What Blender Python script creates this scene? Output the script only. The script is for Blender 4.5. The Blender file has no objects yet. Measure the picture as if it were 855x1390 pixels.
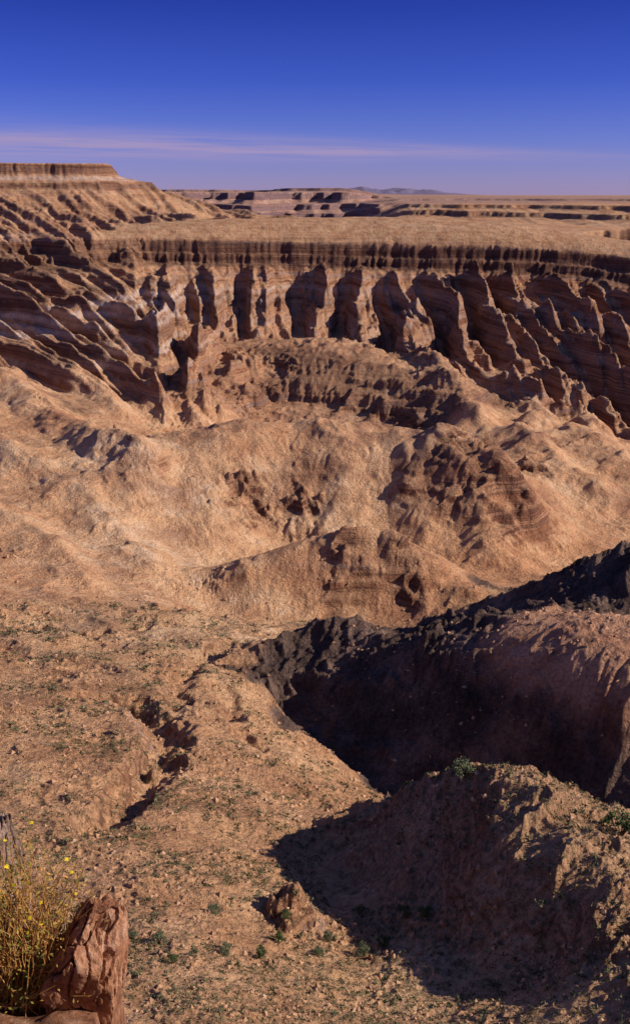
import bpy, bmesh, math, random, time
import numpy as np
from mathutils import Vector, noise as mnoise
T0 = time.time()
rng = np.random.default_rng(7); random.seed(7)
C = bpy.context.scene.collection
F = 1351.4; P = math.radians(17.66); SP, CP = math.sin(P), math.cos(P)
SUN_AZ, SUN_EL = math.radians(96), math.radians(30)

def tag(o, label, cat, group=None, kind=None):
    o['label'] = label; o['category'] = cat
    if group: o['group'] = group
    if kind: o['kind'] = kind
    return o

# ------------------------------------------------------------------ noise
PERM = rng.permutation(256); PERM = np.concatenate([PERM, PERM, PERM])
ANG = rng.random(256) * 2 * np.pi; GX, GY = np.cos(ANG), np.sin(ANG)
def gn(x, y, seed=0):
    x = np.asarray(x, float) + seed * 37.17; y = np.asarray(y, float) + seed * 11.73
    x, y = np.broadcast_arrays(x, y)
    xi = np.floor(x).astype(np.int64); yi = np.floor(y).astype(np.int64)
    xf = x - xi; yf = y - yi
    u = xf * xf * xf * (xf * (xf * 6 - 15) + 10); v = yf * yf * yf * (yf * (yf * 6 - 15) + 10)
    def g(dx, dy):
        k = PERM[PERM[(xi + dx) & 255] + ((yi + dy) & 255)]
        return GX[k] * (xf - dx) + GY[k] * (yf - dy)
    a = g(0, 0); b = g(1, 0); c = g(0, 1); d = g(1, 1)
    a = a + u * (b - a); c = c + u * (d - c)
    return (a + v * (c - a)) * 1.5
def fbm(x, y, o=4, seed=0, gain=.5):
    s = 0; am = 1
    for k in range(o):
        s = s + am * gn(x * 2 ** k, y * 2 ** k, seed + k * 3); am *= gain
    return s
def ridged(x, y, fs, seed=0):
    s = 0; w = 1
    for k, f in enumerate(fs):
        n = 1 - np.minimum(np.abs(gn(x * f, y * f, seed + k * 5)) * 2, 1); n = n * n
        s = s + (n - .4) * w / f; w = np.clip(n * 1.6, .15, 1)
    return s
def sst(a, b, x):
    t = np.clip((x - a) / (b - a), 0, 1); return t * t * (3 - 2 * t)
def blur(G, n):
    for _ in range(n):
        H = np.pad(G, 1, mode='edge')
        H = (H[:-2] + 2 * H[1:-1] + H[2:]) / 4
        G = (H[:, :-2] + 2 * H[:, 1:-1] + H[:, 2:]) / 4
    return G

# ------------------------------------------------------------------ survey of spot heights
def px2(px, py):
    u = (px - 427.5) / F; v = (695 - py) / F; den = CP + v * SP
    return u / den, (-SP + v * CP) / den
VAL, NR, DR, DH, KN, HI, HS, WA, BE, ME, PL, SL, FP, MT = range(14)
SV = [
 (VAL, [(-150,1500,62),(150,1500,62),(500,1500,64),(900,1500,62),(1150,1500,62)]),
 (VAL, [(-150,1390,76),(150,1390,76),(300,1390,77),(450,1390,86),(600,1390,90),(750,1390,86),(1000,1390,78)]),
 (VAL, [(-150,1290,94),(0,1290,95),(200,1290,96),(300,1290,99),(400,1290,108),(480,1295,114),(600,1310,108),(750,1310,102)]),
 (VAL, [(450,1230,135),(445,1165,160),(450,1110,194),(455,1060,225)]),
 (VAL, [(-150,1200,116),(0,1200,117),(200,1200,120),(300,1200,124),(380,1200,131),(425,1200,141)]),
 (VAL, [(-150,1100,150),(0,1100,153),(200,1100,158),(300,1100,166),(380,1100,178),(430,1100,190)]),
 (VAL, [(-150,1000,198),(0,1000,202),(200,1000,212),(300,1000,225),(380,1000,245),(430,1010,262)]),
 (VAL, [(-150,930,258),(0,930,262),(200,930,275),(300,930,290),(360,930,308)]),
 (VAL, [(-150,870,335),(0,870,342),(200,870,360),(300,870,375),(370,870,395)]),
 (VAL, [(100,830,420),(200,830,430),(260,835,440)]),
 (VAL, [(320,850,440),(400,850,455),(480,850,460)]),
 (VAL, [(600,842,500),(640,815,525),(665,808,535)]),
 (NR, [(480,1100,181),(500,1085,176),(560,1060,163),(640,1044,149),(680,1042,143),(720,1052,138),(780,1130,120),(830,1200,107),(870,1270,97),(900,1330,88)]),
 (NR, [(800,1085,138),(850,1120,131),(900,1165,120),(960,1220,109)]),
 (NR, [(790,1095,158),(870,1120,155),(960,1140,152)]),
 (NR, [(500,1125,162),(560,1135,143),(640,1180,122),(720,1230,110),(780,1270,101)]),
 (NR, [(490,1190,143),(560,1230,124),(640,1265,112)]),
 (DR, [(385,868,378),(440,836,368),(500,860,345),(560,864,328),(620,864,312),(670,870,298),(705,900,282),(780,915,268),(860,935,258),(960,950,250),(1080,960,245)]),
 (DR, [(600,852,360),(690,832,345),(770,830,365),(860,850,365),(960,870,360)]),
 (DR, [(385,975,315),(450,1030,286),(510,1075,270),(600,1080,264),(740,1085,250),(860,1105,234),(960,1120,226),(1080,1130,220)]),
 (DR, [(480,890,405),(560,880,402),(680,880,398)]),
 (DH, [(670,818,495),(715,800,480),(760,778,465),(810,760,450),(860,750,437),(960,742,428),(1080,738,422)]),
 (DH, [(640,855,445),(700,865,415),(770,870,400),(860,880,395),(960,890,390),(1080,895,388)]),
 (DH, [(700,800,560),(800,775,545),(900,770,545),(1050,770,545)]),
 (KN, [(280,800,545),(330,770,555),(390,745,566),(440,727,572),(500,718,572),(545,732,566),(590,763,555),(640,800,530)]),
 (KN, [(290,834,520),(400,834,524),(500,834,526),(560,838,522)]),
 (KN, [(300,775,622),(400,760,640),(500,758,642)]),
 (HI, [(150,645,700),(200,615,740),(270,587,790),(340,576,805),(430,577,812),(520,586,805),(590,588,790),(650,600,765),(690,638,730),(720,690,710)]),
 (HI, [(240,660,715),(340,655,738),(430,656,742),(520,662,735)]),
 (HI, [(200,700,660),(300,722,668),(400,742,682),(560,745,670),(640,775,632)]),
 (HI, [(200,606,900),(300,604,1000),(430,606,1010),(550,610,1000),(640,620,950)]),
 (HS, [(-150,800,440),(0,800,450),(100,800,480),(180,800,500)]),
 (HS, [(-150,730,550),(0,730,560),(80,735,575),(150,745,590),(220,770,560)]),
 (HS, [(-150,640,700),(0,650,700),(80,660,700)]),
 (HS, [(-150,560,880),(0,575,870),(80,580,900)]),
 (SL, [(650,785,600),(700,775,640),(745,750,690),(800,720,760),(860,695,820),(960,680,840),(1080,675,850)]),
 (SL, [(740,690,780),(800,650,900),(860,640,950),(960,640,960)]),
 (SL, [(700,600,980),(760,600,1020),(860,610,1050),(960,615,1060)]),
 (SL, [(640,565,1080),(720,575,1120),(800,590,1130)]),
 (BE, [(350,468,1420),(400,464,1420),(450,470,1390),(510,484,1340),(560,502,1280),(605,525,1210)]),
 (BE, [(345,545,1230),(400,578,1170),(500,580,1140),(590,578,1110)]),
 (WA, [(330,460,1540),(400,452,1590),(500,456,1590),(560,472,1510),(620,500,1420),(700,540,1320),(780,570,1260),(860,590,1220),(960,600,1200),(1080,605,1200)]),
 (WA, [(250,430,1640),(330,410,1740),(400,410,1770),(500,412,1770),(560,415,1740),(640,420,1690),(720,430,1640),(800,445,1580),(860,455,1540),(960,460,1520),(1080,465,1500)]),
 (WA, [(210,352,1870),(300,358,1872),(400,361,1885),(480,363,1880),(560,366,1868),(640,367,1850),(720,370,1832),(790,376,1805),(860,386,1768),(960,392,1745),(1080,396,1735)]),
 (WA, [(-150,500,1050),(0,500,1130),(100,500,1180),(200,500,1290),(300,500,1340)]),
 (WA, [(-150,420,1300),(0,430,1380),(100,430,1430),(200,440,1490),(280,450,1540)]),
 (WA, [(-150,340,1600),(0,350,1720),(100,365,1690),(200,385,1720)]),
 (WA, [(130,560,1000),(200,560,1080),(290,572,1080)]),
 (WA, [(230,530,1180),(300,540,1190)]),
 (ME, [(-150,216,2150),(0,218,2250),(60,218,2280),(120,220,2280),(142,223,2300)]),
 (ME, [(-150,229,2900),(0,231,3000),(100,232,3000)]),
 (ME, [(170,236,2350),(205,250,2400),(250,272,2450),(290,292,2450)]),
 (ME, [(-150,262,2050),(0,262,2130),(60,260,2160),(120,258,2180)]),
 (ME, [(-150,300,1850),(0,300,1950),(100,300,1980),(160,300,2080)]),
 (ME, [(165,270,2250),(200,290,2200)]),
 (PL, [(200,323,1905),(300,324,1912),(400,326,1925),(480,329,1922),(560,331,1910),(640,332,1892),(720,335,1874),(790,341,1848),(860,351,1810),(960,357,1790),(1080,360,1780)]),
 (PL, [(300,303,2300),(400,306,2350),(560,306,2400),(700,309,2350),(790,320,2120),(900,335,2000)]),
 (PL, [(240,290,3000),(330,292,3000),(450,296,3000),(600,298,3100)]),
 (PL, [(800,318,2500),(860,328,2300),(960,330,2300)]),
 (FP, [(560,297,3500),(700,298,3380),(780,303,3100),(860,310,2900),(960,315,2850)]),
 (FP, [(230,297,4100),(330,300,4100),(450,302,4100),(600,292,4100),(800,292,4100),(960,292,4100)]),
]
Q = []; V = []; RG = []
for reg, pl in SV:
    for i in range(len(pl)):
        x0, y0, d0 = pl[i]
        pts = [(x0, y0, d0)]
        if i + 1 < len(pl):
            x1, y1, d1 = pl[i + 1]
            n = max(1, int(math.hypot(x1 - x0, y1 - y0) / 38))
            for k in range(1, n):
                t = k / n
                pts.append((x0 + (x1 - x0) * t, y0 + (y1 - y0) * t, d0 * (d1 / d0) ** t))
        for (x, y, d) in pts:
            a, s = px2(x, y); Q.append((a, math.log(d))); V.append(s); RG.append(reg)
Q = np.array(Q); V = np.array(V); RG = np.array(RG); N = len(Q)
CC = .010
D = np.sqrt(((Q[:, None] - Q[None]) ** 2).sum(2) + CC * CC)
M = np.zeros((N + 3, N + 3)); M[:N, :N] = -D + np.eye(N) * .0012
M[:N, N] = 1; M[:N, N + 1:] = Q; M[N, :N] = 1; M[N + 1:, :N] = Q.T
W = np.linalg.solve(M, np.concatenate([V, [0, 0, 0]]))
DA = .002
GA = np.arange(-.62, .62, DA); GL = np.arange(4.05, 8.46, DA)
nR, nC = len(GL), len(GA)
S = np.zeros((nR, nC)); w32 = W[:N].astype(np.float32)
for i0 in range(0, nR, 16):
    L = GL[i0:i0 + 16]
    da = (GA[:, None] - Q[None, :, 0]).astype(np.float32) ** 2
    dl = (L[:, None] - Q[None, :, 1]).astype(np.float32) ** 2 + np.float32(CC * CC)
    S[i0:i0 + 16] = -(np.sqrt(da[None] + dl[:, None]) @ w32)
S += W[N] + W[N + 1] * GA[None] + W[N + 2] * GL[:, None]
aj = GA[None, ::2] + .012 * gn(GA[None, ::2] * 40, GL[::2, None] * 40, 5) + 0 * GL[::2, None]
lj = GL[::2, None] + .016 * gn(GA[None, ::2] * 40, GL[::2, None] * 40, 9)
REG = np.zeros(aj.shape, int)
for i in range(aj.shape[0]):
    dd = (aj[i][:, None] - Q[None, :, 0]) ** 2 + (lj[i][:, None] - Q[None, :, 1]) ** 2
    REG[i] = RG[dd.argmin(1)]
REG = np.repeat(np.repeat(REG, 2, 0), 2, 1)[:nR, :nC]
Yg = np.exp(GL)[:, None]; S = blur(S, 2); Z = S * Yg
def rm(ids, n=5): return blur(np.isin(REG, ids).astype(float), n)
def perreg(v, n=10): return blur(np.array(v, float)[REG], n)
print('rbf', time.time() - T0)

rim = [p for r, p in SV if r == PL][0]
RA = np.array([px2(p[0], p[1])[0] for p in rim]); RZ = np.array([px2(p[0], p[1])[1] * p[2] for p in rim])
bt = [p for r, p in SV if r == BE][0]
BA = np.array([px2(p[0], p[1])[0] for p in bt]); BZ = np.array([px2(p[0], p[1])[1] * p[2] for p in bt])

# ------------------------------------------------------------------ spurs and gullies
A2 = GA[None] + 0 * Yg; L2 = GL[:, None] + 0 * A2
def tri(p): return 1 - 2 * np.abs((p % 1) * 2 - 1)
def hitgrid(px, py):
    a, s = px2(px, py); j = int(round((a - GA[0]) / DA)); col = Z[:, j] / Yg[:, 0]
    i = int(np.argmax(col >= s)); return a, GL[i]
def dline(path, wob=.016, f=38, seed=41):
    pts = [hitgrid(*p) for p in path]
    aa = [p[0] for p in pts]; ll = [p[1] for p in pts]; pad = .2
    j0 = max(0, int((min(aa) - pad - GA[0]) / DA)); j1 = min(nC, int((max(aa) + pad - GA[0]) / DA) + 1)
    i0 = max(0, int((min(ll) - pad - GL[0]) / DA)); i1 = min(nR, int((max(ll) + pad - GL[0]) / DA) + 1)
    a_ = A2[i0:i1, j0:j1]; l_ = L2[i0:i1, j0:j1]; dm = np.full(a_.shape, 9.)
    for (a0, l0), (a1, l1) in zip(pts[:-1], pts[1:]):
        vx, vy = a1 - a0, l1 - l0; q = vx * vx + vy * vy + 1e-9
        tt = np.clip(((a_ - a0) * vx + (l_ - l0) * vy) / q, 0, 1)
        dm = np.minimum(dm, np.hypot(a_ - a0 - tt * vx, l_ - l0 - tt * vy))
    out = np.full(Z.shape, 9.); out[i0:i1, j0:j1] = dm + wob * fbm(a_ * f, l_ * f * .8, 3, seed)
    return out
CR = np.zeros(Z.shape)
for px, py, r, st in [(335,672,36,.9),(415,692,34,.9),(612,616,40,1.2),(655,618,32,1.2),(692,668,40,1.3),(640,646,30,1.1),(468,788,36,1.),(555,778,34,1.1),
                      (105,560,38,1.1),(150,595,24,.8),(15,745,22,.7),(565,672,28,.8),(500,660,20,.6),(720,640,24,.9),(760,610,22,.7)]:
    a0, l0 = hitgrid(px, py); ra = r / F
    CR = np.maximum(CR, st * np.exp(-(((A2 - a0) / ra) ** 2 + ((L2 - l0) / (ra * 1.9)) ** 2)))
CR = CR * np.clip(.65 + 1.4 * fbm(A2 * 40, L2 * 28, 4, 44), 0, 1.25)
ADD = np.zeros(Z.shape)
for i, (path, w_, h_) in enumerate([
    ([(215,620),(180,690),(165,735)], .05, .007), ([(330,590),(295,650),(285,715)], .05, .011),
    ([(460,592),(475,650),(440,725)], .055, .013), ([(540,597),(560,660),(575,735)], .03, .010), ([(600,604),(640,680),(670,765)], .045, .017), ([(590,598),(650,618),(690,655),(718,690)], .022, .016),
    ([(470,735),(480,780),(450,825)], .035, .006), ([(540,742),(570,785),(580,830)], .025, .010),
    ([(700,590),(760,640),(830,690)], .04, .014), ([(780,590),(830,620),(870,650)], .035, .012), ([(740,610),(800,665),(850,690)], .022, .009),
    ([(560,440),(600,510),(650,568)], .03, .016), ([(625,440),(680,515),(740,580)], .03, .018), ([(690,440),(750,520),(810,592)], .03, .018), ([(760,440),(820,510),(880,580)], .03, .018), ([(655,470),(700,540),(735,572)], .016, .010), ([(730,470),(790,550),(830,590)], .016, .010),
    ([(-20,600),(70,650),(140,700),(200,760)], .045, .012), ([(-20,690),(60,730),(120,790)], .04, .010), ([(0,520),(60,560),(130,600),(200,625)], .04, .017),
    ([(100,440),(160,505),(240,572)], .035, .016), ([(190,440),(235,500),(300,565)], .03, .014), ([(20,420),(90,490),(160,560)], .035, .014), ([(250,450),(290,500),(340,545)], .024, .012)]):
    d = np.maximum(dline(path, .013, 26, 100 + i), 0); ADD = np.maximum(ADD, h_ * np.maximum(1 - d / w_, 0))
Z = Z + Yg * blur(ADD, 1)
zr = np.interp(GA, RA, RZ)[None]
t = np.clip((zr - Z) / 160, 0, 1.6)
wm = rm([WA], 10)
right = sst(-.2, -.13, A2)
kr = .06 + .26 * sst(.02, .25, A2)
U = A2 + kr * (L2 - 7.5)
warp = 1.2 * gn(A2 * 4.5, L2 * 1.6, 21) + .25 * gn(A2 * 20, L2 * 7, 22)
tmax = 1.05 + .3 * sst(.02, .12, A2)
am = sst(.10, .40, t) * sst(tmax, tmax * .55, t) * wm * right
var = np.clip(.95 + .9 * gn(A2 * 11, L2 * 2, 24), .5, 1.35)
Z = Z + am * (33 * tri(U / .0465 + warp) * var + 11 * tri(U / .0185 + .7 * gn(A2 * 16, L2 * 5, 28)) + 3.4 * tri(U / .0078 + .8 * gn(A2 * 40, L2 * 14, 29)))
Ul = A2 + .6 * (L2 - 7.3)
al = wm * (1 - right) * sst(6.95, 7.05, L2)
Z = Z + al * (16 * tri(Ul / .075 + .35 * gn(A2 * 8, L2 * 4, 45)) + 6.5 * tri(Ul / .029 + .4 * gn(A2 * 18, L2 * 8, 46)) + 2.2 * tri(Ul / .0115 + .5 * gn(A2 * 40, L2 * 16, 47)))
mm = rm([ME], 10) * sst(45, 10, Z)
Um = A2 + .5 * (L2 - 7.6)
Z = Z + mm * (8 * tri(Um / .043 + .5 * gn(A2 * 12, L2 * 5, 25)) + 3.6 * tri(Um / .015 + .6 * gn(A2 * 30, L2 * 12, 48)))
crag = perreg([.22, .7, .85, .75, .34, .28, .18, .44, .65, .22, .02, .34, .1, .1]) + CR * 1.3
crag = crag * np.clip(.8 + 1.0 * fbm(A2 * 10, L2 * 8, 3, 33), .1, 1.8) * (1 - .6 * wm * (1 - right)) * np.where((L2 > 7.5) & (A2 < -.1), sst(62, 45, Z), 1)
LIT_TOP = np.clip(1 - dline([(735,845),(790,858),(840,872),(940,912)], .010) / .08, 0, 1) * rm([DR], 4); LIT_TOP = sst(0, .45, LIT_TOP)  # smoother top of the dark ridge, also painted lighter as if sunlit
crag = crag * (1 - .6 * LIT_TOP)
stretch = .45 + .55 * (1 - wm)
UU = right * U + (1 - right) * (wm * Ul + (1 - wm) * U)
Z = Z + crag * Yg * .17 * ridged(UU, L2 * stretch, [24, 48, 95, 180], 30)
Z = Z + perreg([.05, .085, .13, .09, .02, .02, .035] + [0] * 4 + [.03, 0, 0]) * (1 - .8 * LIT_TOP) * Yg * ridged(A2 + .2 * L2, L2, [9, 17], 37)
Z = Z + perreg([.9, .6, .5, .5, .3, .3, .6, .2, .4, .1, .08, .5, .3, .3]) * Yg * .004 * fbm(A2 * 13, L2 * 13, 2, 31)
er = perreg([.6, .4, .5, .5, .8, .8, .8, .9, .8, .7, .02, .8, .1, .1], 4).ravel()
def erode(Z, nb, nd, steps, K=.3, g=.5, inert=.2):
    sc = np.exp(GL) * DA
    for b in range(nb):
        Zb = Z.copy(); H = Z.ravel()
        x = rng.random(nd) * (nC - 4) + 1; y = rng.random(nd) * (nR - 4) + 1
        dx = np.zeros(nd); dy = np.zeros(nd); vel = np.ones(nd); w = np.ones(nd); sed = np.zeros(nd)
        lim = np.repeat(sc * .15, nC)
        for st in range(steps):
            ix = x.astype(int); iy = y.astype(int); fx = x - ix; fy = y - iy; kk = iy * nC + ix
            h00 = H[kk]; h01 = H[kk + 1]; h10 = H[kk + nC]; h11 = H[kk + nC + 1]; c = sc[iy]
            gx = ((h01 - h00) * (1 - fy) + (h11 - h10) * fy) / c
            gy = ((h10 - h00) * (1 - fx) + (h11 - h01) * fx) / c
            w00 = (1 - fx) * (1 - fy); w01 = fx * (1 - fy); w10 = (1 - fx) * fy; w11 = fx * fy
            h = h00 * w00 + h01 * w01 + h10 * w10 + h11 * w11
            dx = dx * inert - gx * (1 - inert); dy = dy * inert - gy * (1 - inert)
            n = np.sqrt(dx * dx + dy * dy) + 1e-9; dx /= n; dy /= n
            nx = np.clip(x + dx, 1, nC - 3); ny = np.clip(y + dy, 1, nR - 3)
            jx = nx.astype(int); jy = ny.astype(int); ex = nx - jx; ey = ny - jy; k2 = jy * nC + jx
            h2 = (H[k2] * (1 - ex) + H[k2 + 1] * ex) * (1 - ey) + (H[k2 + nC] * (1 - ex) + H[k2 + nC + 1] * ex) * ey
            dh = (h2 - h) / c
            cap = np.maximum(-dh, .01) * vel * w * K
            up = dh > 0
            dep = np.where(up, np.minimum(dh, sed), np.where(sed > cap, (sed - cap) * .25, 0))
            ero = np.where((~up) & (sed <= cap), np.minimum((cap - sed) * .3, -dh) * er[kk], 0)
            d = dep - ero; sed = sed - d; m = d * c
            tot = (np.bincount(kk, m * w00, nR * nC) + np.bincount(kk + 1, m * w01, nR * nC)
                   + np.bincount(kk + nC, m * w10, nR * nC) + np.bincount(kk + nC + 1, m * w11, nR * nC))
            H = H + np.clip(tot, -lim, lim)
            vel = np.sqrt(np.clip(vel * vel - dh * g, .05, 5)); w = w * .985
            x, y = nx, ny
        dlt = H.reshape(nR, nC) - Zb
        Z = Zb + .65 * dlt + .35 * blur(dlt, 1)
    return Z
Z = erode(Z, 7, 80000, 50)
print('erode', time.time() - T0)

def carve(path, width, depth, wob=.010, f=24):
    global Z
    Z = Z - depth * Yg * sst(width, 0, dline(path, wob, f)) * sst(-.9, -.1, gn(A2 * 24, L2 * 16, 43))
carve([(130,940),(170,948),(205,962),(228,1000),(208,1045),(160,1092),(110,1118)], .038, .027, .010, 30)
carve([(330,870),(280,890),(240,930),(235,965)], .022, .012)
carve([(60,850),(120,862),(200,848)], .018, .007)
carve([(300,930),(330,1000),(400,1040)], .02, .009)
a0, l0 = hitgrid(400, 1250); qd = np.hypot((A2 - a0) / .036, (L2 - l0) / .05)
Z = Z + .055 * Yg * np.maximum(0, 1 - qd + .25 * fbm(A2 * 50, L2 * 50, 3, 49)) * (qd < 1.3)

# ------------------------------------------------------------------ fine mesh grid
ac = np.concatenate([np.arange(-.615, -.42, .005), np.arange(-.42, .42, .0013), np.arange(.42, .614, .005)])
lm = np.concatenate([np.arange(1.3, 3.9, .03), np.arange(3.9, 6.5, .0026), np.arange(6.5, 7.42, .0019), np.arange(7.42, 7.62, .0012), np.arange(7.62, 7.8, .002), np.arange(7.8, 8.6, .0035), np.arange(8.6, 9.3, .005), np.arange(9.3, 11.3, .012)])
mR, mC = len(lm), len(ac)
def cub(f, n):
    i = np.clip(np.floor(f).astype(int), 1, n - 3); t = np.clip(f - i, 0, 1)
    w = [(-t + 2 * t ** 2 - t ** 3) / 2, (2 - 5 * t ** 2 + 3 * t ** 3) / 2, (t + 4 * t ** 2 - 3 * t ** 3) / 2, (-t ** 2 + t ** 3) / 2]
    return i, w
ri, rw = cub((lm - GL[0]) / DA, nR); ci, cw = cub((ac - GA[0]) / DA, nC)
def samp(G):
    X = sum(rw[k][:, None] * G[ri + k - 1] for k in range(4))
    return sum(cw[k][None] * X[:, ci + k - 1] for k in range(4))
Ym = np.exp(lm)[:, None]; Am = ac[None] + 0 * Ym; Lm = lm[:, None] + 0 * Am; Xm = Am * Ym; Y2 = Ym + 0 * Am
Zm = samp(Z)
S0 = Zm[np.searchsorted(lm, 4.07)] / np.exp(4.07)
tn = sst(1.3, 4.06, lm)[:, None]
Zm = np.where(Lm < 4.06, (-1.13 + (S0[None] + 1.13) * tn) * Ym, Zm)
nearf = sst(3.9, 4.3, Lm)
# far country: stepped rims, one behind the other
wf = sst(8.24, 8.40, Lm); far_fade = 1 - wf
r = sst(.02, .09, Am)
def tier(Yc, h, tal=300, cl=45, cf=.62):
    return h * ((1 - cf) * np.clip((Y2 - Yc + tal) / tal, 0, 1) + cf * sst(0, cl, Y2 - Yc))
def cliffband(Yc, cl=45): return sst(-60, -10, Y2 - Yc) * sst(cl + 40, cl, Y2 - Yc)
Y1 = 4650 + 900 * fbm(Xm / 600, Y2 / 6000, 5, 51, .58); Y1b = Y1 + 330 + 300 * fbm(Xm / 380, Y2 / 6000, 4, 50)
Y2c = 6100 + 1600 * fbm(Xm / 900, Y2 / 6000, 5, 52, .58); Y3c = 8200 + 2600 * fbm(Xm / 1500, Y2 / 8000, 5, 53)
zL = -135 + tier(Y1, 54) + tier(Y1b, 38) + tier(Y2c, 58) + tier(Y3c, 30, 500, 90) - 16 * sst(11000, 24000, Y2)
YR = np.interp(ac, [-.1, .03, .1, .2, .26, .32, .5], [4600, 4200, 3700, 3450, 3200, 3050, 2900])[None] + 200 * fbm(Xm / 800, Y2 / 5000, 3, 54, .5) + 60 * fbm(Xm / 130, Y2 / 3000, 4, 56, .6)
YR1 = YR + 150 + 70 * fbm(Xm / 300, Y2 / 4000, 4, 49)
YR2 = YR + 900 + 500 * fbm(Xm / 800, Y2 / 4000, 4, 55)
zRr = -84 + tier(YR, 29, 220, 30, .5) + tier(YR1, 23, 120, 30, .5) + tier(YR2, 17, 300, 60, .5)
zF = zL * (1 - r) + zRr * r
mt = np.exp(-((Lm - 10.35) / .16) ** 2) * (np.exp(-((Am - .05) / .07) ** 2)) * (90 + 260 * np.abs(fbm(Am * 22, Lm * 9, 4, 57)))
zF = zF + mt
mR_ = np.maximum(wf, sst(7.86, 7.96, Lm) * sst(.03, .09, Am))
Zm = Zm * (1 - mR_) + zF * mR_
# side canyon cut into the tableland at the right
yn0 = 2140 + 120 * fbm(Xm / 160, Y2 / 2000, 4, 59); yn1 = 2600 + 160 * fbm(Xm / 180, Y2 / 2000, 4, 58)
acut = sst(.215, .255, Am + .02 * gn(Lm * 40, Am * 5, 48))
cut = acut * sst(0, 130, Y2 - yn0) * (.35 * sst(60, -160, Y2 - yn1) + .65 * sst(40, 0, Y2 - yn1))
Zm = Zm - 100 * cut * (1 - wf)
scd = acut * sst(-190, -120, Y2 - yn1) * sst(50, 30, Y2 - yn1)
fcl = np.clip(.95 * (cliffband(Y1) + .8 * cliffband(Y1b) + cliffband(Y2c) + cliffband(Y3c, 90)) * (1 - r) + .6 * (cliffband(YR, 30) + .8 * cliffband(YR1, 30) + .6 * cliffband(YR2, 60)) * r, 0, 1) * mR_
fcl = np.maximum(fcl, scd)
rr = np.clip(((lm - GL[0]) / DA).round().astype(int), 0, nR - 1); cr = np.clip(((ac - GA[0]) / DA).round().astype(int), 0, nC - 1)
Rm = REG[rr][:, cr].copy()
Rm[np.broadcast_to(Lm > 8.32, Rm.shape)] = FP
Rm[(Lm > 9.95) & (mt > 12)] = MT
wallm = samp(rm([WA, PL], 8)); mesam = samp(rm([ME], 12)); benm = samp(rm([BE], 10)); hilm = samp(rm([HI, KN], 8)); CRm = samp(CR); cragm = samp(crag) * far_fade; lit_topm = np.clip(samp(LIT_TOP), 0, 1)
valm = samp(rm([VAL], 10)) * nearf; drm = samp(rm([DR, DH], 8)) * nearf * (1 - .6 * lit_topm); nrm_ = samp(rm([NR], 8)) * nearf
# hard beds: contour-following cliffs with joints
wob = 4 * fbm(Xm / 90, Y2 / 90, 3, 71)
joint = 1.2 * fbm(Am * 75, Lm * 12, 3, 72) + .8 * (1 - 2 * np.minimum(np.abs(gn(Am * 150, Lm * 30, 73)) * 2, 1))
scl = 8 * fbm(Am * 15, Lm * 2, 4, 74, .55)
rel = Zm - np.interp(ac, RA, RZ)[None]
rfade = sst(-.2, -.15, Am)
m = np.maximum(wallm * sst(7.1, 7.2, Lm) * sst(7.7, 7.62, Lm) * rfade, .75 * np.clip(wallm + mesam, 0, 1) * sst(7.25, 7.35, Lm) * sst(7.72, 7.66, Lm) * (1 - rfade))
sh = np.where(rel < -1.5, (1.5 * joint + scl) * sst(-1.5, -6, rel) * sst(-60, -20, rel), 0)
Zm = Zm + m * (np.interp(rel + sh, [-400, -90, -44, -24, -19, -15, -10, -2, 80], [-400, -90, -50, -41, -28, -26, -23, -1.5, 80]) - rel)
rel2 = Zm - 67 + 2.5 * fbm(Am * 12, Lm * 8, 3, 76)
sh = np.where(rel2 < -2, (1.0 * joint + .5 * scl) * sst(-2, -7, rel2), 0)
Zm = Zm + mesam * (np.interp(rel2 + sh, [-400, -85, -54, -46, -40, -32, -22, -17, -11, -4, 200], [-400, -85, -60, -55, -44, -38, -34, -30, -24, -3, 3]) - rel2) * sst(2900, 2600, Y2)
rel3 = Zm - np.interp(ac, BA, BZ)[None] + wob * .5
mb = benm * sst(6.95, 7.01, Lm) * sst(7.32, 7.27, Lm) * sst(-.075, -.05, Am)
Zm = Zm + mb * (np.interp(rel3 + .5 * scl + .8 * joint, [-400, -66, -42, -32, -25, -12, -5, 80], [-400, -66, -52, -30, -26, -8, -3, 80]) - rel3) * .9
def terr(z, p, m):
    f = (z / p) % 1
    return m * p * (sst(.35, .65, f) - f)
strat = Zm + wob * .6
leftw = sst(-.08, -.16, Am)
tm = np.clip(wallm * sst(7.0, 7.1, Lm) + mesam + benm, 0, 1) * sst(8.3, 8.0, Lm)
pm = sst(-.2, .3, fbm(Xm / 160, Y2 / 160, 3, 75))
Zm = Zm + terr(strat, 17, tm * (.05 + pm * .18) * (1 - .7 * mesam)) + terr(strat + 3, 6, tm * (.12 + .2 * pm))
Zm = Zm + terr(strat + 5 + .12 * Xm + wob, 8, np.clip(CRm, 0, 1) * .5)
km = .06 + .26 * sst(.02, .25, Am) + .28 * sst(-.09, -.2, Am)
Zm = Zm + cragm * Ym * .21 * ridged(Am + km * (Lm - 7.5), Lm * .7, [70, 140, 260], 60) * nearf
rub = sst(-.25, .35, fbm(Am * 12, Lm * 9, 4, 64))
Zm = Zm + (valm * (.36 + .75 * rub) + 1.35 * nrm_ + 1.5 * drm) * Ym * .10 * ridged(Am, Lm, [36, 80, 170, 300], 66)
print('mesh heights', time.time() - T0)

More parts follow.
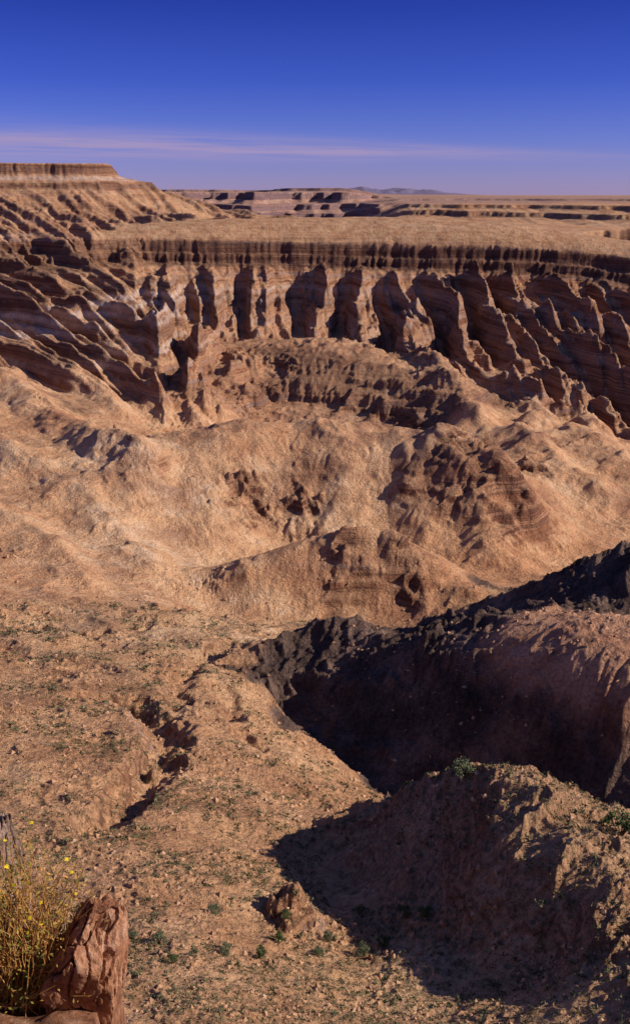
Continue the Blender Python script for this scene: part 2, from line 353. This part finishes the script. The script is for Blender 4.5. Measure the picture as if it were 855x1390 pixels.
dark = samp(blur(rm([DR, DH], 1) + .2 * rm([NR], 1), 6)) * (1 - .9 * lit_topm); scrub = samp(blur(rm([VAL], 1) * .8 + rm([NR], 1), 8)); flat = samp(blur(rm([PL], 1), 2)) * far_fade * (1 - .8 * cut)  # dark: ridge rock tone plus painted shade, left off the sunlit top
haze = np.clip(mt / 40, 0, 1) * (Lm > 9.9) + .25 * wf * (Lm <= 9.9)  # bluish distance haze put into the terrain colour, strongest on the mountains
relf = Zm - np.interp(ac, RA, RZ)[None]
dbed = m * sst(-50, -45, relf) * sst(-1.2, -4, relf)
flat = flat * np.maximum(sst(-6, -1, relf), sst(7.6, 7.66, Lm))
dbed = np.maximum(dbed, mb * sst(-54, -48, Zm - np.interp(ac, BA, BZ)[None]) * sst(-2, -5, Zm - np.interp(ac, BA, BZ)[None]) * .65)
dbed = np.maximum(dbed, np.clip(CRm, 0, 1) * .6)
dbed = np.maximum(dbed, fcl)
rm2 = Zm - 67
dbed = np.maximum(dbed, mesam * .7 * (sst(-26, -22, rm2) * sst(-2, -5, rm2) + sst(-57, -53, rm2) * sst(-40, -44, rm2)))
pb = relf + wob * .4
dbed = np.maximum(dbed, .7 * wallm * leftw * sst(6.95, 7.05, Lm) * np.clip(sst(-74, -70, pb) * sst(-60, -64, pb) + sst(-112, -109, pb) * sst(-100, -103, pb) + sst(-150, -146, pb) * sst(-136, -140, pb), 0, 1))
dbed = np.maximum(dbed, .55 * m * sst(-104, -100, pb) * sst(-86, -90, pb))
pbed = wallm * sst(7.0, 7.1, Lm) * np.clip(sst(-85, -82, pb) * sst(-75, -78, pb) + .9 * sst(-96, -94, pb) * sst(-88, -90, pb) + .8 * sst(-122, -120, pb) * sst(-113, -115, pb), 0, 1) * (.35 + .65 * leftw)
pbed = np.maximum(pbed, .7 * mesam * (sst(-39, -36, rm2) * sst(-27, -30, rm2)))
rocky = np.clip(tm * (1 - .3 * leftw * wallm) + .15 * hilm + .5 * np.clip(CRm, 0, 1) + .7 * wf, 0, 1)

# ------------------------------------------------------------------ node helpers
class NT:
    def __init__(s, nt): s.nt = nt; nt.nodes.clear()
    def n(s, t, **kw):
        o = s.nt.nodes.new('ShaderNode' + t)
        for k, v in kw.items(): setattr(o, k, v)
        return o
    def l(s, a, b): s.nt.links.new(a, b)
    def math(s, op, a, b=None, clamp=False):
        o = s.nt.nodes.new('ShaderNodeMath'); o.operation = op; o.use_clamp = clamp
        for i, v in enumerate((a, b)):
            if v is None: continue
            if isinstance(v, (int, float)): o.inputs[i].default_value = v
            else: s.l(v, o.inputs[i])
        return o.outputs[0]
    def mix(s, f, a, b, bt='MIX'):
        o = s.nt.nodes.new('ShaderNodeMix'); o.data_type = 'RGBA'; o.blend_type = bt
        for i, v in ((0, f), (6, a), (7, b)):
            if isinstance(v, (int, float)): o.inputs[i].default_value = v
            elif isinstance(v, tuple): o.inputs[i].default_value = v + (1,)
            else: s.l(v, o.inputs[i])
        return o.outputs[2]
    def noise(s, vec, scale, detail=6, rough=.6, dims='3D'):
        o = s.n('TexNoise', noise_dimensions=dims); o.inputs['Scale'].default_value = scale
        o.inputs['Detail'].default_value = detail; o.inputs['Roughness'].default_value = rough
        s.l(vec, o.inputs['Vector']); return o.outputs['Fac']
    def ramp(s, f, st):
        o = s.n('ValToRGB'); e = o.color_ramp.elements
        while len(e) > 1: e.remove(e[-1])
        for i, (p, c) in enumerate(st):
            q = e[0] if i == 0 else e.new(p)
            q.position = p; q.color = (c if isinstance(c, tuple) else (c, c, c)) + (1,)
        s.l(f, o.inputs[0]); return o.outputs[0]
    def mr(s, v, a, b, c=0., d=1.):
        o = s.n('MapRange'); s.l(v, o.inputs[0])
        for i, x in enumerate((a, b, c, d)): o.inputs[i + 1].default_value = x
        return o.outputs[0]
def newmat(name):
    m = bpy.data.materials.new(name); m.use_nodes = True; return m, NT(m.node_tree)
def finish(T, col, bump=None, bd=.3, bs=.6, rough=.95):
    b = T.n('BsdfPrincipled'); b.inputs['Roughness'].default_value = rough; b.inputs['Specular IOR Level'].default_value = .08
    if isinstance(col, tuple): b.inputs['Base Color'].default_value = col + (1,)
    else: T.l(col, b.inputs['Base Color'])
    if bump is not None:
        k = T.n('Bump'); k.inputs['Strength'].default_value = bs; k.inputs['Distance'].default_value = bd
        T.l(bump, k.inputs['Height']); T.l(k.outputs[0], b.inputs['Normal'])
    o = T.n('OutputMaterial'); T.l(b.outputs[0], o.inputs[0])

def terrain_mat():
    m, T = newmat('desert_rock')
    g = T.n('NewGeometry'); pos = g.outputs['Position']
    at = T.n('Attribute', attribute_name='mask'); sp = T.n('SeparateColor'); T.l(at.outputs['Color'], sp.inputs[0])
    a2 = T.n('Attribute', attribute_name='beds'); sp2 = T.n('SeparateColor'); T.l(a2.outputs['Color'], sp2.inputs[0])
    dk, sc, fl = sp.outputs; haze_fac = at.outputs['Alpha']; db, pbd, rk = sp2.outputs; tp = a2.outputs['Alpha']
    nA = T.noise(pos, .005, 5, .6); nB = T.noise(pos, .05, 7, .68); nC_ = T.noise(pos, .8, 5, .7); nD = T.noise(pos, .014, 6, .65)
    talus = T.ramp(T.math('ADD', T.math('MULTIPLY', nA, .5), T.math('MULTIPLY', nB, .5)),
                   [(.32, (.39, .18, .098)), (.45, (.62, .33, .178)), (.56, (.73, .445, .258)), (.68, (.80, .58, .41))])
    talus = T.mix(T.mr(nD, .5, .64, 0, .72), talus, (.33, .165, .105))
    talus = T.mix(T.math('MULTIPLY', sc, .28), talus, T.ramp(nB, [(.35, (.40, .23, .115)), (.62, (.69, .46, .26))]))
    xyz = T.n('SeparateXYZ'); T.l(pos, xyz.inputs[0])
    cz = T.n('CombineXYZ'); zz = T.math('ADD', T.math('MULTIPLY', xyz.outputs[2], .12), T.math('MULTIPLY', nA, 1.2))
    T.l(T.math('MULTIPLY', xyz.outputs[0], .0012), cz.inputs[0]); T.l(T.math('MULTIPLY', xyz.outputs[1], .0012), cz.inputs[1]); T.l(zz, cz.inputs[2])
    st = T.noise(cz.outputs[0], 1.0, 6, .8)
    strata = T.ramp(st, [(.28, (.08, .035, .025)), (.40, (.32, .14, .078)), (.46, (.12, .056, .043)), (.52, (.49, .255, .145)), (.575, (.21, .118, .095)), (.62, (.48, .345, .295)), (.67, (.31, .155, .10)), (.74, (.63, .43, .30))])
    sn = T.n('SeparateXYZ'); T.l(g.outputs['Normal'], sn.inputs[0])
    sl = T.mr(T.math('ADD', sn.outputs[2], T.math('MULTIPLY', T.math('SUBTRACT', nB, .5), .4)), .82, .58)
    col = T.mix(T.math('ADD', T.math('MULTIPLY', sl, .8), T.math('ADD', T.math('MULTIPLY', rk, .40), .04), True), talus, strata)
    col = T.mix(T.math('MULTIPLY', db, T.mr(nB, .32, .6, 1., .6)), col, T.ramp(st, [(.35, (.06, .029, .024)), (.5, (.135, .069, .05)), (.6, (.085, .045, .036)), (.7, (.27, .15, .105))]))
    col = T.mix(T.math('MULTIPLY', pbd, T.mr(nB, .35, .6, .35, .95)), col, (.66, .50, .41))
    col = T.mix(T.math('MULTIPLY', fl, .6), col, T.ramp(nB, [(.35, (.44, .23, .12)), (.6, (.68, .42, .24))]))
    dkc = T.ramp(nB, [(.35, (.05, .037, .035)), (.5, (.115, .078, .069)), (.65, (.25, .165, .135))])  # dark ridge rock, with the shade of its face partly in the colour
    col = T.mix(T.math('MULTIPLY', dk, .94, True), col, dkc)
    col = T.mix(T.math('MULTIPLY', tp, .92), col, T.ramp(nB, [(.35, (.38, .17, .10)), (.6, (.62, .35, .22))]))  # sunlight on the ridge top put into the colour
    col = T.mix(.68, col, T.ramp(nC_, [(.3, .42), (.5, 1.), (.68, 1.3)]), 'MULTIPLY')
    sb = T.mr(T.noise(pos, .6, 3, .7), .55, .62)
    col = T.mix(T.math('MULTIPLY', T.math('MULTIPLY', sb, sc), .5), col, (.16, .135, .075))
    col = T.mix(haze_fac, col, (.20, .17, .27))  # painted aerial haze over the far rock
    bh = T.math('ADD', T.noise(pos, .35, 8, .75), T.math('MULTIPLY', T.noise(pos, .045, 6, .72), 5))
    finish(T, col, bh, 2.0, .85)
    return m
MATT = terrain_mat()

def mesh_np(name, verts, faces, mat, smooth=True):
    me = bpy.data.meshes.new(name); k = faces.shape[1]
    me.vertices.add(len(verts)); me.vertices.foreach_set('co', np.ascontiguousarray(verts, np.float32).ravel())
    me.loops.add(faces.size); me.loops.foreach_set('vertex_index', np.ascontiguousarray(faces, np.int32).ravel())
    me.polygons.add(len(faces)); me.polygons.foreach_set('loop_start', np.arange(0, faces.size, k, dtype=np.int32))
    me.update(calc_edges=True)
    me.polygons.foreach_set('use_smooth', np.full(len(faces), smooth, bool))
    me.materials.append(mat)
    o = bpy.data.objects.new(name, me); C.objects.link(o); return o

VX = np.stack([Xm, Y2, Zm], 2).reshape(-1, 3)
MK = np.stack([dark, scrub, flat, haze], 2).reshape(-1, 4)
MB = np.stack([dbed, pbed, rocky, lit_topm], 2).reshape(-1, 4)
idx = np.arange(mR * mC).reshape(mR, mC)
FC = np.stack([idx[:-1, :-1], idx[:-1, 1:], idx[1:, 1:], idx[1:, :-1]], 2).reshape(-1, 4)
FR = Rm[:-1, :-1].reshape(-1)
INFO = {
 VAL: ('valley_floor', 'tan rubble covered valley floor dotted with scrub and cut by a dark winding gully', 'ground'),
 NR: ('near_ridge', 'nearest brown scrubby ridge with its left flank in deep shadow and its right side sunlit', 'ridge'),
 DR: ('dark_ridge', 'long dark purple brown ridge with a black shadowed face behind the nearest scrubby ridge', 'ridge'),
 DH: ('dark_hill', 'dark hill at the right edge just beyond the long dark ridge', 'hill'),
 KN: ('knoll', 'small rounded tan knoll with broken rock outcrops beyond the valley floor', 'knoll'),
 HI: ('hill', 'broad round topped tan hill with rock outcrops in the middle of the canyon', 'hill'),
 HS: ('hillside', 'smooth sunlit tan hillside along the left edge beyond the valley floor', 'hillside'),
 WA: ('canyon_wall', 'layered brown canyon wall with spurs and shadowed gullies below the flat plateau', 'cliff'),
 BE: ('rock_bench', 'dark stepped rock bench jutting out at the foot of the canyon wall', 'cliff'),
 ME: ('mesa', 'flat topped mesa with banded cliffs rising above the horizon at the left', 'mesa'),
 PL: ('plateau', 'flat pale orange plateau on top of the canyon wall', 'plateau'),
 SL: ('canyon_slope', 'smooth brown slope falling to the right edge behind the dark hill', 'slope'),
 FP: ('far_plateau', 'distant level plateau and eroded mesas reaching the horizon', 'plateau'),
 MT: ('mountains', 'faint blue mountains on the horizon', 'mountains'),
}
for rid, (nm, lb, ct) in INFO.items():
    f = FC[FR == rid]
    if len(f) == 0: print('EMPTY', nm); continue
    u, inv = np.unique(f, return_inverse=True)
    o = mesh_np(nm, VX[u], inv.reshape(-1, 4), MATT)
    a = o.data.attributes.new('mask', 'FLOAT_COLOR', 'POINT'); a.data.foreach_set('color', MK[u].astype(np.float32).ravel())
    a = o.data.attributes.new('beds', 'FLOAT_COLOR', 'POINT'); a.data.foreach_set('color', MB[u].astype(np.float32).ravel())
    tag(o, lb, ct, kind='structure')
print('terrain', len(FC), time.time() - T0)

def ground(x, y):
    a = np.atleast_1d(x / y); l = np.log(np.atleast_1d(y))
    j = np.clip(np.searchsorted(ac, a) - 1, 0, mC - 2); i = np.clip(np.searchsorted(lm, l) - 1, 0, mR - 2)
    u = (a - ac[j]) / (ac[j + 1] - ac[j]); v = (l - lm[i]) / (lm[i + 1] - lm[i])
    return (Zm[i, j] * (1 - u) + Zm[i, j + 1] * u) * (1 - v) + (Zm[i + 1, j] * (1 - u) + Zm[i + 1, j + 1] * u) * v, Rm[i, j]
def spot(px, py):
    a, s = px2(px, py); j = int(np.searchsorted(ac, a)); i0 = int(np.searchsorted(lm, 4.2))
    i = i0 + int(np.argmax(Zm[i0:, j] / Ym[i0:, 0] >= s)); y = float(Ym[i, 0]); return a * y, y, float(Zm[i, j])

# ------------------------------------------------------------------ loose stones and low scrub (uncountable)
def mat_simple(name, stops, scale, bump=None, rough=.95):
    m, T = newmat(name); g = T.n('NewGeometry')
    n = T.noise(g.outputs['Position'], scale, 6, .65)
    col = T.ramp(n, stops)
    finish(T, col, T.noise(g.outputs['Position'], bump, 8, .7) if bump else None, .02 if bump else 0, .5, rough)
    return m
M_STONE = mat_simple('loose_stone', [(.3, (.20, .11, .065)), (.5, (.46, .265, .155)), (.7, (.68, .46, .31))], .8)
M_SCRUB = mat_simple('dry_scrub', [(.3, (.05, .055, .028)), (.5, (.12, .125, .065)), (.7, (.25, .23, .13))], .9)
n = 66000
l = rng.random(n) * (math.log(560) - math.log(66)) + math.log(66); a = (rng.random(n) - .5) * .92
y = np.exp(l); x = a * y; z, rg = ground(x, y)
dens = fbm(x / y * 12, l * 9, 4, 64)
ok = (np.isin(rg, [VAL, NR]) | (np.isin(rg, [HS, KN, DR]) & (rng.random(n) < .6))) & (dens > -.5 + .6 * rng.random(n))
x, y, z = x[ok], y[ok], z[ok]; n = len(x)
sz = .05 * (1 - rng.random(n)) ** -.58 * (y / 120) ** .75; sz = np.minimum(sz, .6 * (y / 130) ** .6)
base = np.array([(1, 0, 0), (-1, 0, 0), (0, 1, 0), (0, -1, 0), (.0, 0, .8), (0, 0, -.6)], float)
vv = base[None] * (.6 + .8 * rng.random((n, 6, 3))) + .25 * (rng.random((n, 6, 3)) - .5)
th = rng.random(n) * 6.28; c, s = np.cos(th)[:, None], np.sin(th)[:, None]
vv = np.stack([vv[..., 0] * c - vv[..., 1] * s, vv[..., 0] * s + vv[..., 1] * c, vv[..., 2]], 2) * sz[:, None, None]
vv += np.stack([x, y, z + sz * .15], 1)[:, None]
fo = np.array([(0, 2, 4), (2, 1, 4), (1, 3, 4), (3, 0, 4), (2, 0, 5), (1, 2, 5), (3, 1, 5), (0, 3, 5)])
o = mesh_np('scree', vv.reshape(-1, 3), (fo[None] + 6 * np.arange(n)[:, None, None]).reshape(-1, 3), M_STONE, False)
tag(o, 'loose stones scattered over the valley floor and the nearest ridge', 'stones', kind='stuff')
n = 36000
l = rng.random(n) * (math.log(520) - math.log(66)) + math.log(66); a = (rng.random(n) - .5) * .92
y = np.exp(l); x = a * y; z, rg = ground(x, y)
ok = (np.isin(rg, [VAL, NR])) & ((fbm(x / 25, y / 25, 3, 85) > .0) | ((a > -.03) & (y < 120)))
x, y, z = x[ok], y[ok], z[ok]; n = len(x)
sz = (.15 + .55 * rng.random(n) ** 2.5) * (y / 120) ** .75
kL = 14
dirs = rng.normal(size=(n, kL, 3)); dirs[..., 2] = np.abs(dirs[..., 2]) * .8; dirs /= np.linalg.norm(dirs, axis=2, keepdims=True)
cen = dirs * (sz[:, None, None] * (.4 + .6 * rng.random((n, kL, 1)))) + np.stack([x, y, z], 1)[:, None]
tr = cen[:, :, None, :] + rng.normal(size=(n, kL, 3, 3)) * (sz[:, None, None, None] * .24)
o = mesh_np('scrub', tr.reshape(-1, 3), np.arange(n * kL * 3).reshape(-1, 3), M_SCRUB, False)
tag(o, 'low olive desert scrub speckling the valley floor and the nearest ridge', 'scrub', kind='stuff')

# ------------------------------------------------------------------ single shrubs
M_LEAF = mat_simple('shrub_leaf', [(.3, (.035, .055, .022)), (.5, (.08, .11, .042)), (.7, (.16, .18, .075))], 2.)
M_LEAF2 = mat_simple('pale_shrub_leaf', [(.3, (.06, .07, .04)), (.5, (.13, .15, .085)), (.7, (.22, .23, .14))], 2.)
M_WOOD = mat_simple('shrub_wood', [(.3, (.05, .03, .02)), (.7, (.16, .10, .065))], 6.)
def tube(vs, fs, pts, r0, r1, k=4):
    b = len(vs); n = len(pts)
    for i, p in enumerate(pts):
        d = (pts[min(i + 1, n - 1)] - pts[max(i - 1, 0)]).normalized(); e = d.orthogonal().normalized(); q = d.cross(e)
        rr_ = r0 + (r1 - r0) * i / (n - 1)
        for j in range(k):
            t = 6.2832 * j / k; vs.append(p + e * (rr_ * math.cos(t)) + q * (rr_ * math.sin(t)))
    for i in range(n - 1):
        for j in range(k):
            fs.append((b + i * k + j, b + i * k + (j + 1) % k, b + (i + 1) * k + (j + 1) % k, b + (i + 1) * k + j))
def pobj(name, vs, fs, mat, parent=None):
    me = bpy.data.meshes.new(name); me.from_pydata([tuple(v) for v in vs], [], fs); me.update()
    me.materials.append(mat); o = bpy.data.objects.new(name, me); C.objects.link(o)
    if parent: o.parent = parent
    return o
def shrub(px, py, wpx, hw, leaf, label, group=None):
    x, y, z = spot(px, py); w = wpx / F * y / .87
    R = random.Random(int(px * 7 + py))
    e = bpy.data.objects.new('shrub', None); C.objects.link(e); e.location = (x, y, z - .05 * w)
    tag(e, label, 'shrub', group)
    vs, fs, lv, lf = [], [], [], []
    for i in range(11):
        an = R.random() * 6.283; ra = R.random() ** .6 * w * .42; top = Vector((math.cos(an) * ra, math.sin(an) * ra, w * hw * (.55 + .4 * R.random()) * (1 - .5 * (ra / (w * .5)) ** 2)))
        mid = top * .5 + Vector((R.uniform(-.06, .06) * w, R.uniform(-.06, .06) * w, .02 * w))
        tube(vs, fs, [Vector((0, 0, -.05 * w)), mid, top], .022 * w, .007 * w)
        br = w * R.uniform(.12, .22)
        for k in range(75):
            d = Vector((R.gauss(0, 1), R.gauss(0, 1), R.gauss(0, .8))).normalized() * br * R.random() ** .4
            p = top + d; b = len(lv); s = w * .03
            u = Vector((R.gauss(0, 1), R.gauss(0, 1), R.gauss(0, 1))).normalized(); q = u.orthogonal().normalized()
            lv += [p - u * s * 1.4, p + q * s * .7, p + u * s * 1.4, p - q * s * .7]; lf.append((b, b + 1, b + 2, b + 3))
    pobj('stem', vs, fs, M_WOOD, e); pobj('foliage', lv, lf, leaf, e)
shrub(631, 1054, 36, .6, M_LEAF2, 'pale grey green shrub on the crest of the nearest ridge')
shrub(842, 1134, 52, .75, M_LEAF, 'dark green shrub at the right edge on the nearest ridge')
RS = random.Random(3)
for i in range(16):
    shrub(175 + 420 * (i + RS.random()) / 16, RS.uniform(1240, 1308), RS.uniform(16, 26), RS.uniform(.6, .85), RS.choice([M_LEAF, M_LEAF, M_LEAF2]),
          'small grey green shrub on the stony ground along the foot of the photo', 'small shrubs along the bottom of the valley')

# ------------------------------------------------------------------ rim under the camera, rocks and flowering bush on it
def rockmat(name, c0, c1, c2, sx):
    m, T = newmat(name); g = T.n('TexCoord'); mp = T.n('Mapping'); mp.inputs['Scale'].default_value = sx; mp.inputs['Rotation'].default_value = (.3, .35, .2)
    T.l(g.outputs['Object'], mp.inputs['Vector'])
    n1 = T.noise(mp.outputs[0], 4, 8, .7); n2 = T.noise(g.outputs['Object'], 30, 6, .7)
    col = T.ramp(n1, [(.3, c0), (.5, c1), (.68, c2)])
    col = T.mix(.6, col, T.ramp(n2, [(.35, .5), (.6, 1.15)]), 'MULTIPLY')
    finish(T, col, T.math('ADD', n1, T.math('MULTIPLY', n2, .25)), .06, .8)
    return m
M_RED = rockmat('red_brown_rock', (.16, .06, .04), (.46, .22, .125), (.66, .43, .30), (2.4, 2.4, 1.1))
M_PALE = rockmat('pale_pink_rock', (.20, .12, .09), (.42, .29, .23), (.56, .42, .35), (2, 2, 2))
M_LEDGE = rockmat('ledge_rock', (.10, .038, .025), (.30, .14, .08), (.46, .27, .175), (1.5, 1.5, 2))
def W3(px, py, Y):
    a, s = px2(px, py); return Vector((a * Y, Y, s * Y))
gx = np.arange(-5, 4.01, .03); gy = np.arange(-5, 7.01, .03); XX, YY = np.meshgrid(gx, gy)
zz = np.where(YY < 1.2, -1.75, -1.75 - (YY - 1.2) * 1.25) - .05
edge = -1.20 - .10 * (YY - 4.4) + .1 * gn(YY * 1.3, YY * 0, 91)
lt = -4.08 - .45 * (YY - 4.4) - .04 * (XX + 1.6)
lt = np.where(XX < edge, lt, lt - (XX - edge) * 7) - np.maximum(YY - 5.1, 0) * 4
zz = np.maximum(zz, np.where((YY > 2.2), lt, -99)) + .05 * fbm(XX * 2.5, YY * 2.5, 5, 93) + .10 * ridged(XX, YY, [2, 4.5, 9, 16], 94)
zz = np.minimum(zz, np.where((YY > 1.3) & (YY < 3.85), -1.06 * YY, 99))
ii = np.arange(XX.size).reshape(XX.shape)
o = mesh_np('rim_ledge', np.stack([XX, YY, zz], 2).reshape(-1, 3), np.stack([ii[:-1, :-1], ii[:-1, 1:], ii[1:, 1:], ii[1:, :-1]], 2).reshape(-1, 4), M_LEDGE)
tag(o, 'rocky rim ledge in the near left corner under the flowering bush', 'ground', kind='structure')
def rock(name, loc, dim, seed, mat, label, rot=(0, 0, 0), cuts=9, rough=1.):
    bm = bmesh.new(); bmesh.ops.create_icosphere(bm, subdivisions=6, radius=1.25); R = random.Random(seed)
    pls = [(Vector((R.gauss(0, 1), R.gauss(0, 1), R.gauss(0, .8))).normalized(), R.uniform(.6, .95)) for _ in range(cuts)]
    for v in bm.verts:
        for nn, d in pls:
            k = v.co.dot(nn) - d
            if k > 0: v.co -= nn * k
        q = Vector((v.co.x * 1.7, v.co.y * 1.7, v.co.z * 1.2 + seed)); q2 = Vector((v.co.x + v.co.z * .3, v.co.y, v.co.z * .5 + 9 + seed))
        v.co += v.co.normalized() * rough * (.07 * mnoise.fractal(v.co * 2.2 + Vector((seed, 0, 0)), 1, 2, 6) - .17 * max(0, .055 - abs(mnoise.noise(q))) / .055 - .09 * max(0, .1 - abs(mnoise.noise(q2 * 2.3))) / .1 + .02 * mnoise.noise(v.co * 12))
        v.co = Vector((v.co.x * dim[0], v.co.y * dim[1], v.co.z * dim[2]))
    me = bpy.data.meshes.new(name); bm.to_mesh(me); bm.free(); me.materials.append(mat)
    o = bpy.data.objects.new(name, me); C.objects.link(o); o.location = loc; o.rotation_euler = rot
    return tag(o, label, 'rock')
rock('rock', W3(106, 1318, 4.15), (.195, .20, .48), 21, M_RED, 'angled reddish brown rock slab in the near left corner right of the flowering bush', (.05, .18, .3), 16)
rock('boulder', W3(10, 1218, 4.85), (.16, .15, .44), 12, M_PALE, 'grey pink boulder at the left edge behind the flowering bush', (0, .1, .2), 12)

bush = bpy.data.objects.new('flowering_bush', None); C.objects.link(bush); B0 = W3(30, 1358, 4.12); bush.location = B0
tag(bush, 'spreading green and golden bush with small yellow flowers on the rim ledge', 'bush')
M_STEM = mat_simple('dry_stem', [(.3, (.24, .10, .035)), (.5, (.50, .25, .08)), (.7, (.62, .40, .16))], 14.)
M_BL = mat_simple('bush_leaf', [(.35, (.10, .13, .03)), (.47, (.22, .21, .05)), (.54, (.46, .28, .07)), (.7, (.64, .33, .10))], 6.)
M_YEL = mat_simple('yellow_petal', [(.3, (.80, .55, .02)), (.7, (.90, .72, .04))], 40.)
R = random.Random(5); vs, fs, lv, lf = [], [], [], []; tips = []
for i in range(380):
    an = R.random() * 6.283; sp = R.random() ** .65 * .50; h = R.uniform(.25, 1.14) * (1 - .62 * sp)
    base = Vector((R.gauss(0, .11), R.gauss(0, .05), -.08)); tip = Vector((math.cos(an) * sp + .03 * R.random(), math.sin(an) * sp * .5, h))
    mid = base.lerp(tip, .5) + Vector((R.gauss(0, .04), R.gauss(0, .04), .06)); q3 = base.lerp(tip, .8) + Vector((R.gauss(0, .03), R.gauss(0, .03), .04))
    tube(vs, fs, [base, mid, q3, tip], .0030, .0010, 3); tips.append((h - .5 * math.sin(an) * sp, tip))
    for k in range(17):
        t = R.uniform(.15, 1); p = (base.lerp(mid, t * 2) if t < .5 else mid.lerp(tip, t * 2 - 1)) + Vector((R.gauss(0, .018), R.gauss(0, .018), R.gauss(0, .018)))
        u = Vector((R.gauss(0, 1), R.gauss(0, 1), R.gauss(.3, 1))).normalized(); w_ = u.orthogonal().normalized(); s = R.uniform(.006, .015); b = len(lv)
        lv += [p, p + u * s + w_ * s * .4, p + u * s * 2.2, p + u * s - w_ * s * .4]; lf.append((b, b + 1, b + 2, b + 3))
pobj('stem', vs, fs, M_STEM, bush); pobj('foliage', lv, lf, M_BL, bush)
tips.sort(key=lambda q: -q[0]); tips = [q[1] for q in tips[:200]]; R.shuffle(tips)
for tp in tips[:32]:
    fv, ff = [Vector((0, 0, .005))], []
    up = Vector((R.gauss(0, .5), R.gauss(-.6, .4), 1)).normalized(); e = up.orthogonal().normalized(); q = up.cross(e)
    rs = R.uniform(.8, 1.15)
    for k in range(8):
        t = 6.2832 * k / 8; rad = rs * (.0115 if k % 2 == 0 else .0075)
        fv.append(e * (rad * math.cos(t)) + q * (rad * math.sin(t)) + up * .003)
    for k in range(8): ff.append((0, 1 + k, 1 + (k + 1) % 8))
    fo_ = pobj('flower', fv, ff, M_YEL, bush); fo_.location = tp + Vector((0, -.012, .012))

# ------------------------------------------------------------------ sky, sun, camera
w = bpy.data.worlds.new('World'); bpy.context.scene.world = w; w.use_nodes = True
T = NT(w.node_tree)
sky = T.n('TexSky'); sky.sky_type = 'NISHITA'; sky.sun_disc = False; sky.sun_elevation = SUN_EL; sky.sun_rotation = SUN_AZ
sky.altitude = 900; sky.air_density = 1.0; sky.dust_density = .4; sky.ozone_density = 3.0
tc = T.n('TexCoord'); sx = T.n('SeparateXYZ'); T.l(tc.outputs['Generated'], sx.inputs[0])
tint = T.ramp(T.mr(sx.outputs[2], 0, .25), [(0, (.66, .54, 1.2)), (.2, (.38, .41, 1.2)), (.4, (.20, .27, 1.05)), (.7, (.10, .15, .76)), (1., (.55, .52, .85))])  # last stop, above the view, brightened to add fill light
yy = T.math('MAXIMUM', sx.outputs[1], .05)
u_ = T.math('DIVIDE', sx.outputs[0], yy); w_ = T.math('DIVIDE', sx.outputs[2], yy)
cv = T.n('CombineXYZ'); T.l(T.math('MULTIPLY', u_, 3.2), cv.inputs[0]); T.l(T.math('ADD', T.math('MULTIPLY', w_, 95), T.math('MULTIPLY', u_, 2.)), cv.inputs[1])
cl = T.noise(cv.outputs[0], 1.3, 8, .62)
ctr = T.math('ADD', T.math('MULTIPLY', u_, -.022), .0405)
off = T.math('DIVIDE', T.math('SUBTRACT', w_, ctr), T.math('ADD', T.math('MULTIPLY', u_, -.018), .0088))
ga = T.math('POWER', 2.718, T.math('MULTIPLY', T.math('MULTIPLY', off, off), -1.0))
fade = T.mr(u_, .36, .04)
cm = T.math('MULTIPLY', T.math('MULTIPLY', ga, T.mr(cl, .3, .55)), T.math('MULTIPLY', fade, 1.), True)
skyc = T.mix(1.0, sky.outputs[0], tint, 'MULTIPLY')
col = T.mix(T.math('MULTIPLY', cm, .95), skyc, (4.1, 3.3, 5.8))
bg = T.n('Background'); bg.inputs['Strength'].default_value = .09; T.l(col, bg.inputs['Color'])
ow = T.n('OutputWorld'); T.l(bg.outputs[0], ow.inputs[0])
sd = bpy.data.lights.new('sun', 'SUN'); sd.energy = 5; sd.angle = math.radians(.53); sd.color = (1, .88, .73)
so = bpy.data.objects.new('sun', sd); C.objects.link(so)
sv = Vector((math.cos(SUN_EL) * math.sin(SUN_AZ), math.cos(SUN_EL) * math.cos(SUN_AZ), math.sin(SUN_EL)))
so.rotation_euler = sv.to_track_quat('Z', 'Y').to_euler()
cd = bpy.data.cameras.new('camera'); cam = bpy.data.objects.new('camera', cd); C.objects.link(cam)
cd.sensor_fit = 'VERTICAL'; cd.sensor_height = 36; cd.lens = 35; cd.clip_start = .1; cd.clip_end = 200000
cam.rotation_euler = (math.pi / 2 - P, 0, 0)
sc_ = bpy.context.scene; sc_.camera = cam
sc_.view_settings.view_transform = 'Standard'; sc_.view_settings.look = 'None'; sc_.view_settings.exposure = 0
print('done', time.time() - T0)
